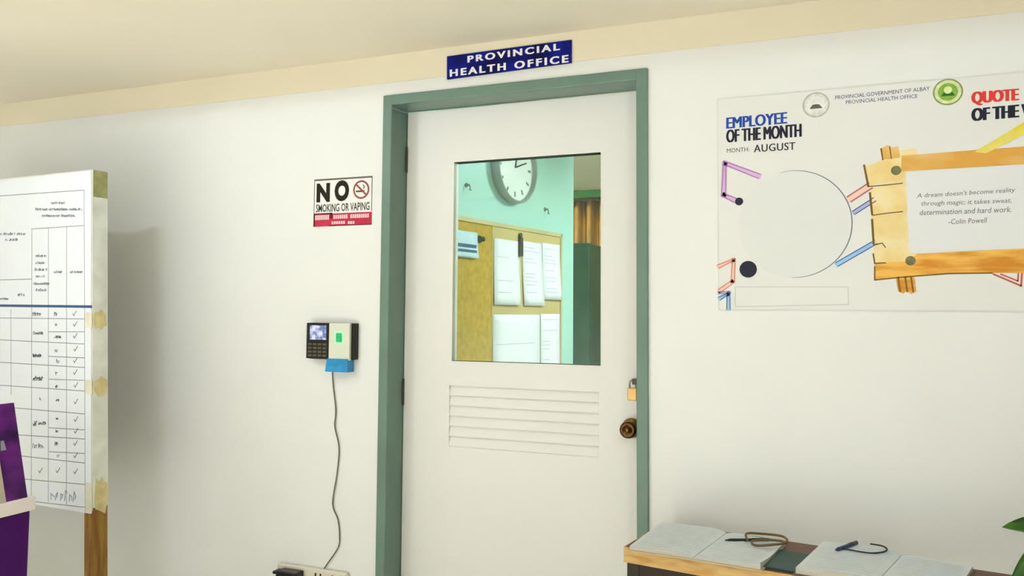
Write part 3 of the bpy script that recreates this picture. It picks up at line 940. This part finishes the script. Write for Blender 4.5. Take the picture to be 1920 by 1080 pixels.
for x0_, x1_, y0, y1 in ((63, 60, 430, 950), (94, 92, 428, 940), (128, 126, 425, 945), (161, 161, 357, 960), (23, 23, 580, 740), (-40, -42, 360, 950), (-90, -93, 580, 960)):
    cl_([(x0_, y0), (x1_, y1)], .0022)
mb.build('printed_grid', LINE, ch)
mb = MB()
a, b = cpx(0, 573), cpx(174, 575)
k = (b[1] - a[1]) / (b[0] - a[0])
stroke(mb, csh, [(-BWID + .015, a[1] + k * (-BWID + .015 - a[0])), b], .0095, .0004, .0003)
mb.build('printed_blue_rule', mat('chart_blue', '3A587E', 0.6, 0.1), ch)
# typed headings and handwriting, too small to read in the photograph
def scribble(mb, px, py, wpx, hpx, seed, n=None, wd=.0034, cap=False):
    """a run of pen strokes: the words themselves cannot be made out in the photograph"""
    r_ = random.Random(seed)
    x_ = px
    while x_ < px + wpx - 1:
        lw = hpx * r_.uniform(.3, .5)
        hh = hpx * r_.uniform(.6, 1.05)
        pts = [(r_.uniform(0, .3), 0), (r_.uniform(0, .5), -r_.uniform(.6, 1)), (r_.uniform(.5, 1), -r_.uniform(.3, .9)), (r_.uniform(.3, 1), -r_.uniform(0, .3))]
        if r_.random() < .4: pts = pts[:3]
        stroke(mb, csh, [cpx(x_ + u * lw, py + v * hh) for u, v in pts], wd, .0005, .0003)
        x_ += lw * r_.uniform(.75, 1.05)
        if not cap and r_.random() < .15:
            x_ += lw * .8
mb = MB()
sd = 0
for x_, y_, w_, h_ in ((99, 383, 26, 5), (70, 395, 88, 5), (82, 407, 62, 5), (0, 441, 52, 5), (13, 452, 23, 5), (70, 482, 20, 5), (70, 495, 17, 5), (68, 508, 24, 6), (70, 520, 18, 5), (66, 534, 30, 5), (70, 546, 22, 5), (104, 512, 15, 5), (134, 512, 24, 5), (36, 555, 12, 6), (0, 562, 18, 4), (-60, 441, 48, 5), (-70, 455, 50, 5)):
    sd += 1
    scribble(mb, x_, y_, w_, h_, sd, wd=.0021)
mb.build('printed_small_text', mat('chart_text', '7C828C', 0.7, 0.1), ch)
mb = MB()
for x_, y_, w_, h_, wd in ((64, 592, 16, 8, .0042), (104, 592, 6, 9, .0045), (64, 627, 18, 7, .004), (106, 611, 4, 6, .003), (104, 634, 14, 5, .003), (64, 669, 17, 6, .0052), (105, 660, 5, 7, .003), (108, 681, 5, 8, .003), (64, 713, 17, 8, .0055), (106, 703, 4, 9, .004), (106, 727, 5, 8, .0032),
                     (76, 750, 3, 7, .003), (107, 752, 6, 5, .003), (64, 798, 9, 9, .0048), (74, 796, 14, 7, .0042), (107, 786, 5, 3, .0025), (62, 840, 22, 10, .003), (104, 835, 6, 9, .0042), (106, 810, 4, 4, .003), (108, 857, 4, 7, .0025)):
    sd += 1
    scribble(mb, x_, y_, w_, h_, sd, wd=wd * .75, cap=True)
for x_, y_ in ((140, 592), (141, 612), (141, 634), (142, 658), (141, 680), (141, 702), (142, 726), (142, 757), (142, 790), (142, 812), (141, 835), (141, 858), (141, 888), (108, 886), (75, 886)):
    stroke(mb, csh, [cpx(x_ - 1, y_ - 4), cpx(x_ + 1, y_), cpx(x_ + 6, y_ - 9)], .0026, .0005, .0003)
mb.build('handwriting', mat('chart_ink', '5C6268', 0.7, 0.1), ch)
mb = MB()
for i in range(6):
    x_ = 96 + i * 8.5
    scribble(mb, x_, 936 + i * .8, 6, 19, 50 + i, wd=.004)
mb.build('handwriting_blue', mat('chart_blue_ink', '8FA4B4', 0.7, 0.15), ch)

# ================================================================== BROCHURE RACK (far left)
sx, sy = -2.335, -.80
rk = thing('brochure_rack', (sx - .15, sy - .45, 0), 'purple brochure rack with white shelf edge in front of the chart stand', 'rack')
PURP = mat('rack_purple', '42085C', 0.6, 0.08, 5, spec=0.2)
WHT = mat('shelf_white', 'E6DEDA', 0.5, 0.02)
MB().bevbox((sx - .012, sy - .90, .02), (sx, sy, .803), .002).build('front_panel', PURP, rk)
MB().bevbox((sx - .30, sy - .014, .02), (sx - .0125, sy - .001, .803), .002).build('side_panel', WHT, rk)
MB().bevbox((sx - .30, sy - .90, .02), (sx - .0125, sy - .887, .803), .002).build('side_panel', WHT, rk)
MB().bevbox((sx - .32, sy - .91, .804), (sx + .014, sy + .008, .846), .003).build('shelf', WHT, rk)
MB().bevbox((sx - .290, sy - .89, 0.0), (sx - .02, sy - .02, .0195), .002).build('plinth', mat('plinth_dark', '2A2430', 0.5, 0.1), rk)
# back rest the brochures lean on
MB().prism([(sx - .100, sy - .90, .8465), (sx - .085, sy - .90, .8465), (sx - .150, sy - .90, 1.10), (sx - .165, sy - .90, 1.10)], (0, .88, 0)).build('back_rest', WHT, rk)
def leaning(name, y0, y1, xb, hgt, lean, thk, m, label, cat, group=None):
    o = thing(name, (xb, (y0 + y1) / 2, .8465), label, cat, group)
    t_ = Vector((thk, 0, 0))
    pts = [(xb - thk, y0, .8468), (xb, y0, .8468), (xb - lean, y0, .8468 + hgt), (xb - lean - thk, y0, .8468 + hgt)]
    MB().prism(pts, (0, y1 - y0, 0)).build('cover', m, o)
    return o
pb = leaning('brochure', -.885, -.815, sx + .006, .288, .078, .006, mat('brochure_purple', '24083A', 0.3, 0.2, 7, hex2='6E2080'), 'dark purple brochure with magenta glow leaning on the white shelf', 'brochure', 'brochures on the rack')
pb2 = leaning('brochure', -1.09, -.887, sx + .010, .26, .078, .006, mat('brochure_grey', 'A8A08E', 0.5, 0.1, 5, hex2='C0AC9A'), 'grey brochure leaning in front of the purple brochure', 'brochure', 'brochures on the rack')
MB().prism([(sx + .0062 - .078 * .52, -.880, .8468 + .288 * .52), (sx + .0062 - .078 * .52, -.862, .8468 + .288 * .52), (sx + .0062 - .078 * .62, -.866, .8468 + .288 * .62), (sx + .0062 - .078 * .62, -.876, .8468 + .288 * .62)], (.001, 0, 0)).build('printed_emblem', mat('emblem_grey', '8A8C98', 0.5, 0.1), pb)

# ================================================================== TABLE WITH LOGBOOKS
ZT = .775
tr = math.radians(-10.0)
TO = Vector((-.545, -.362, 0))
TE = Vector((math.cos(tr), math.sin(tr), 0))
TB = Vector((-math.sin(tr), math.cos(tr), 0))         # towards the wall
TL, TDp = 1.22, .312
def TP(a, b, z):
    q = TO + TE * a + TB * b
    return Vector((q.x, q.y, z))
def tbox(mb, a0, a1, b0, b1, z0, z1):
    return mb.prism([TP(a0, b0, z0), TP(a1, b0, z0), TP(a1, b1, z0), TP(a0, b1, z0)], (0, 0, z1 - z0))
tb = thing('side_table', TP(TL / 2, TDp / 2, 0), 'narrow table with light wooden edge and dark frame right of the door', 'table')
tbox(MB(), .003, TL, .004, TDp, ZT - .042, ZT).build('table_top', mat('table_veneer', '6E4222', 0.4, 0.15, 8, stretch=(1, 6, 6), hex2='5A3218'), tb)
EDGE = mat('edge_wood', 'D0AE70', 0.5, 0.1, 10, stretch=(1, 6, 6), hex2='BE9450')
tbox(MB(), 0, TL, 0, .004, ZT - .042, ZT + .0003).build('front_edge_band', EDGE, tb)
tbox(MB(), 0, .003, .004, TDp, ZT - .042, ZT + .0003).build('side_edge_band', EDGE, tb)
IRON = mat('table_frame_dark', '2A2118', 0.5, 0.15)
for a_, b_ in ((.008, .006), (TL - .043, .006), (.008, TDp - .041), (TL - .043, TDp - .041)):
    tbox(MB(), a_, a_ + .035, b_, b_ + .035, 0, ZT - .042).build('leg', IRON, tb)
tbox(MB(), .043, TL - .043, .008, .034, ZT - .075, ZT - .042).build('apron', IRON, tb)
tbox(MB(), .043, TL - .043, TDp - .036, TDp - .010, ZT - .075, ZT - .042).build('apron', IRON, tb)
tbox(MB(), .010, .036, .043, TDp - .043, ZT - .075, ZT - .042).build('apron', IRON, tb)
tbox(MB(), TL - .040, TL - .012, .043, TDp - .043, ZT - .075, ZT - .042).build('apron', IRON, tb)

PAGE = mat('page_paper', 'DCE4E6', 0.7, 0.04, 30)
PAGEE = mat('page_edges', 'BDB9AE', 0.8, 0.15, 120, stretch=(.2, .2, 14))
RULE = mat('page_rule', 'C2CCD2', 0.7, 0.05)
def bil(q, u, v):
    a, b, c_, d = q
    return a * (1 - u) * (1 - v) + b * u * (1 - v) + c_ * u * v + d * (1 - u) * v
def open_book(name, lf, lb, sf, sb, rf, rb, base, tl, trr, label, cover_hex, curl=0.0):
    """corner points in (x, y): left page front/back, spine front/back, right page front/back"""
    V2 = lambda p: Vector((p[0], p[1], 0))
    lf, lb, sf, sb, rf, rb = map(V2, (lf, lb, sf, sb, rf, rb))
    o = thing(name, ((sf.x + sb.x) / 2, (sf.y + sb.y) / 2, base), label, 'logbook', 'open logbooks on the table')
    cov = MB()
    ctr = (sf + sb) / 2
    ex = lambda p: ctr + (p - ctr) * 1.03
    z0 = base + .0005
    cov.prism([Vector((*ex(p).xy, z0)) for p in (lf, sf, sb, lb)], (0, 0, .003))
    cov.prism([Vector((*ex(p).xy, z0)) for p in (sf, rf, rb, sb)], (0, 0, .003))
    cov.build('cover', mat('cover' + cover_hex, cover_hex, 0.5, 0.1), o)
    for side, quad, th_ in (('l', (sf, lf, lb, sb), tl), ('r', (sf, rf, rb, sb), trr)):
        nu, nv = 14, 8
        def zz(u, v):
            prof = math.sin(min(1, u / .22) * math.pi / 2) * .85 + .15 * math.sin(u * math.pi)
            z = z0 + .003 + th_ * (.25 + .75 * prof * (1 - .25 * u))
            if curl and side == 'r':
                e = max(0, (u - .62) / .38) * max(0, (.42 - v) / .42)
                z += curl * e
            return z
        P, F = [], []
        for j in range(nv + 1):
            for i in range(nu + 1):
                u, v = i / nu, j / nv
                q = bil(quad, u, v)
                P.append(Vector((q.x, q.y, zz(u, v))))
        for j in range(nv):
            for i in range(nu):
                a = j * (nu + 1) + i
                F.append((a, a + 1, a + nu + 2, a + nu + 1))
        # block sides
        n0 = len(P)
        ring = [i for i in range(nu + 1)] + [j * (nu + 1) + nu for j in range(1, nv + 1)] + [nv * (nu + 1) + i for i in range(nu - 1, -1, -1)] + [j * (nu + 1) for j in range(nv - 1, 0, -1)]
        PS = [P[i].copy() for i in ring] + [Vector((P[i].x, P[i].y, z0 + .003)) for i in ring]
        m_ = len(ring)
        FS = [(i, (i + 1) % m_, m_ + (i + 1) % m_, m_ + i) for i in range(m_)] + [tuple(range(m_, 2 * m_))]
        mesh_obj('page_block', PS, FS, PAGEE, o)
        mesh_obj('page', [p + Vector((0, 0, .0003)) for p in P], F, PAGE, o, True)
        mb = MB()
        for k_ in range(1, 13):
            v = k_ / 13.5
            for i in range(1, nu - 1):
                pts = []
                for (uu, dv) in ((i / nu, 0), ((i + 1) / nu, 0), ((i + 1) / nu, .008), (i / nu, .008)):
                    q = bil(quad, uu, v + dv)
                    pts.append(Vector((q.x, q.y, zz(uu, v + dv) + .0012)))
                mb.add(pts, [(0, 1, 2, 3)])
        mb.build('ruled_lines', RULE, o)
    return o
open_book('open_logbook', (-.520, -.395), (-.488, -.105), (-.345, -.412), (-.290, -.125), (-.170, -.438), (-.125, -.175), ZT, .014, .008,
          'open logbook nearest the door with a black pen and brown cord on it', 'B8A888', curl=.012)
open_book('open_logbook', (-.085, -.432), (-.020, -.150), (.098, -.452), (.175, -.175), (.265, -.478), (.338, -.225), ZT, .020, .012,
          'open logbook on the right half of the table with a blue pen on a string', '6A5A4A')
fo = tbox(MB(), .375, .485, .02, .20, ZT + .0003, ZT + .004)
fol = thing('folder', TP(.43, .11, ZT), 'dark green folder lying on the table between the two open logbooks', 'folder')
fo.build('folder_cover', mat('folder_green', '26403A', 0.5, 0.15), fol)
tbox(MB(), .378, .483, .023, .197, ZT + .0041, ZT + .0048).build('folder_flap', mat('folder_green2', '2E4A42', 0.5, 0.1), fol)
# black pen + brown cord on the first book
zp = ZT + .0165
def pen(name, a, b, r, m, label, tipm):
    a, b = Vector(a), Vector(b)
    d = (b - a)
    L = d.length
    t = thing(name, a, label, 'pen')
    MB().lathe(a, d, [(r * .25, 0), (r, .014), (r, L - .004), (r * .7, L)], 12).build('barrel', m, t, True)
    MB().lathe(a, d, [(r * 1.15, L * .62), (r * 1.15, L * .98)], 12).build('cap', tipm, t, True)
    return t
pen('pen', (-.282, -.232, zp - .003), (-.165, -.180, zp - .0025), .0045, mat('pen_black', '20241E', 0.35, 0.1), 'black pen lying on the open logbook nearest the door', BLACK)
cpts = [(-.222, -.222), (-.228, -.165), (-.190, -.140), (-.145, -.142), (-.122, -.165), (-.118, -.205), (-.150, -.255), (-.196, -.268), (-.206, -.235), (-.168, -.205), (-.128, -.195)]
cm = MB().tube(smooth_path([(x_, y_, zp + .001 + .004 * math.sin(i * 1.3) ** 2) for i, (x_, y_) in enumerate(cpts)], 6), .0034, 8).build('cord_loop', mat('cord_brown', '7A6440', 0.7, 0.2), None, True)
tag(cm, 'brown cord lying in loops on the open logbook nearest the door', 'cord')
# blue pen + string on the second book
zp2 = ZT + .027
pen('pen', (.010, -.262, zp2), (.066, -.160, zp2), .0048, mat('pen_blue', '2A3A6C', 0.35, 0.2), 'dark blue pen lying on the open logbook at the right', mat('pen_grey', '4A4C50', 0.4, 0.1))
sp = [(.030, -.235), (.075, -.250), (.105, -.247), (.132, -.222), (.140, -.190), (.128, -.165), (.100, -.158)]
sm = MB().tube(smooth_path([(x_, y_, zp2 - .001) for x_, y_ in sp], 6), .0022, 6).build('pen_string', mat('string_dark', '30363A', 0.6, 0.1), None, True)
tag(sm, 'dark curved string tied to the blue pen on the logbook at the right', 'string')

# ================================================================== POTTED PLANT (right edge)
pc = Vector((.575, -.44, ZT))
pp = thing('potted_plant', pc, 'green leafy potted plant at the right end of the table', 'plant')
pt = MB().lathe(pc + Vector((0, 0, .0005)), (0, 0, 1), [(.055, 0), (.060, .004), (.078, .10), (.084, .102), (.084, .118), (.074, .118), (.072, .10)], 28).build('pot', mat('terracotta', 'A86A48', 0.7, 0.1), pp, True)
MB().lathe(pc + Vector((0, 0, .098)), (0, 0, 1), [(.071, 0), (.071, .008)], 24).build('soil', mat('soil', '3A2A1C', 0.95, 0.2, 60), pp)
LEAF = mat('leaf_green', '264C10', 0.4, 0.25, 20, hex2='3E6A18')
STEM = mat('stem_green', '5A7A2C', 0.5, 0.1)
def leaf(base, tip, width, droop, parent, twist=0.0):
    base, tip = Vector(base), Vector(tip)
    d = tip - base
    side = d.cross(Vector((0, 0, 1))).normalized()
    side = Matrix.Rotation(twist, 3, d.normalized()) @ side
    P, F = [], []
    n = 12
    for i in range(n + 1):
        t = i / n
        c_ = base + d * t + Vector((0, 0, droop * math.sin(math.pi * t)))
        wdt = width * (math.sin(math.pi * min(1, t ** .75 * .98 + .02))) ** .8 * (1 if i < n else 0)
        for k_ in (-1, -.5, 0, .5, 1):
            P.append(c_ + side * wdt * k_ + Vector((0, 0, .25 * wdt * abs(k_))))
    m_ = len(P)
    P += [p + Vector((0, 0, -.0012)) for p in P]
    for i in range(n):
        for k_ in range(4):
            a = i * 5 + k_
            F.append((a, a + 1, a + 6, a + 5)); F.append((m_ + a + 5, m_ + a + 6, m_ + a + 1, m_ + a))
        for e in (0, 4):
            a = i * 5 + e
            F.append((a, a + 5, m_ + a + 5, m_ + a))
    lf_ = mesh_obj('leaf', P, F, LEAF, parent, True)
    return lf_
rnd = random.Random(12)
tipA = W(1879, 988, .47)
specs = [((.53, -.455, .925), tipA, .030, .014), ((.50, -.46, .905), W(1893, 1094, .50), .028, .02)]
for b_, t_, w_, dr in specs:
    leaf(b_, t_, w_, dr, pp, -0.75)
    MB().tube(smooth_path([pc + Vector((0, 0, .10)), (pc + Vector(b_)) / 2 + Vector((0, 0, .05)), Vector(b_)], 5), .0035, 6).build('stem', STEM, pp, True)
for i in range(16):
    a = -1.9 + i * .262
    el = rnd.uniform(.1, .30)
    b_ = pc + Vector((math.cos(a) * .04, math.sin(a) * .04, .12 + el * .9))
    L = rnd.uniform(.12, .17)
    t_ = b_ + Vector((math.cos(a) * L, math.sin(a) * L, rnd.uniform(-.05, .07)))
    if t_.y > -.05: t_.y = -.05
    leaf(b_, t_, .035, .03, pp)
    MB().tube([pc + Vector((0, 0, .10)), pc + Vector((math.cos(a) * .02, math.sin(a) * .02, .11 + el * .5)), b_], .003, 6).build('stem', STEM, pp, True)

# print too fine to pick apart stays one part each
for o in bpy.data.objects:
    if o.parent is not None and o.name.split('.')[0] in ('printed_small_text', 'printed_lines', 'handwriting', 'handwriting_blue', 'printed_plank_shadow', 'ruled_lines', 'printed_rule', 'printed_grid', 'printed_outline', 'printed_band'):
        o['kind'] = 'stuff'
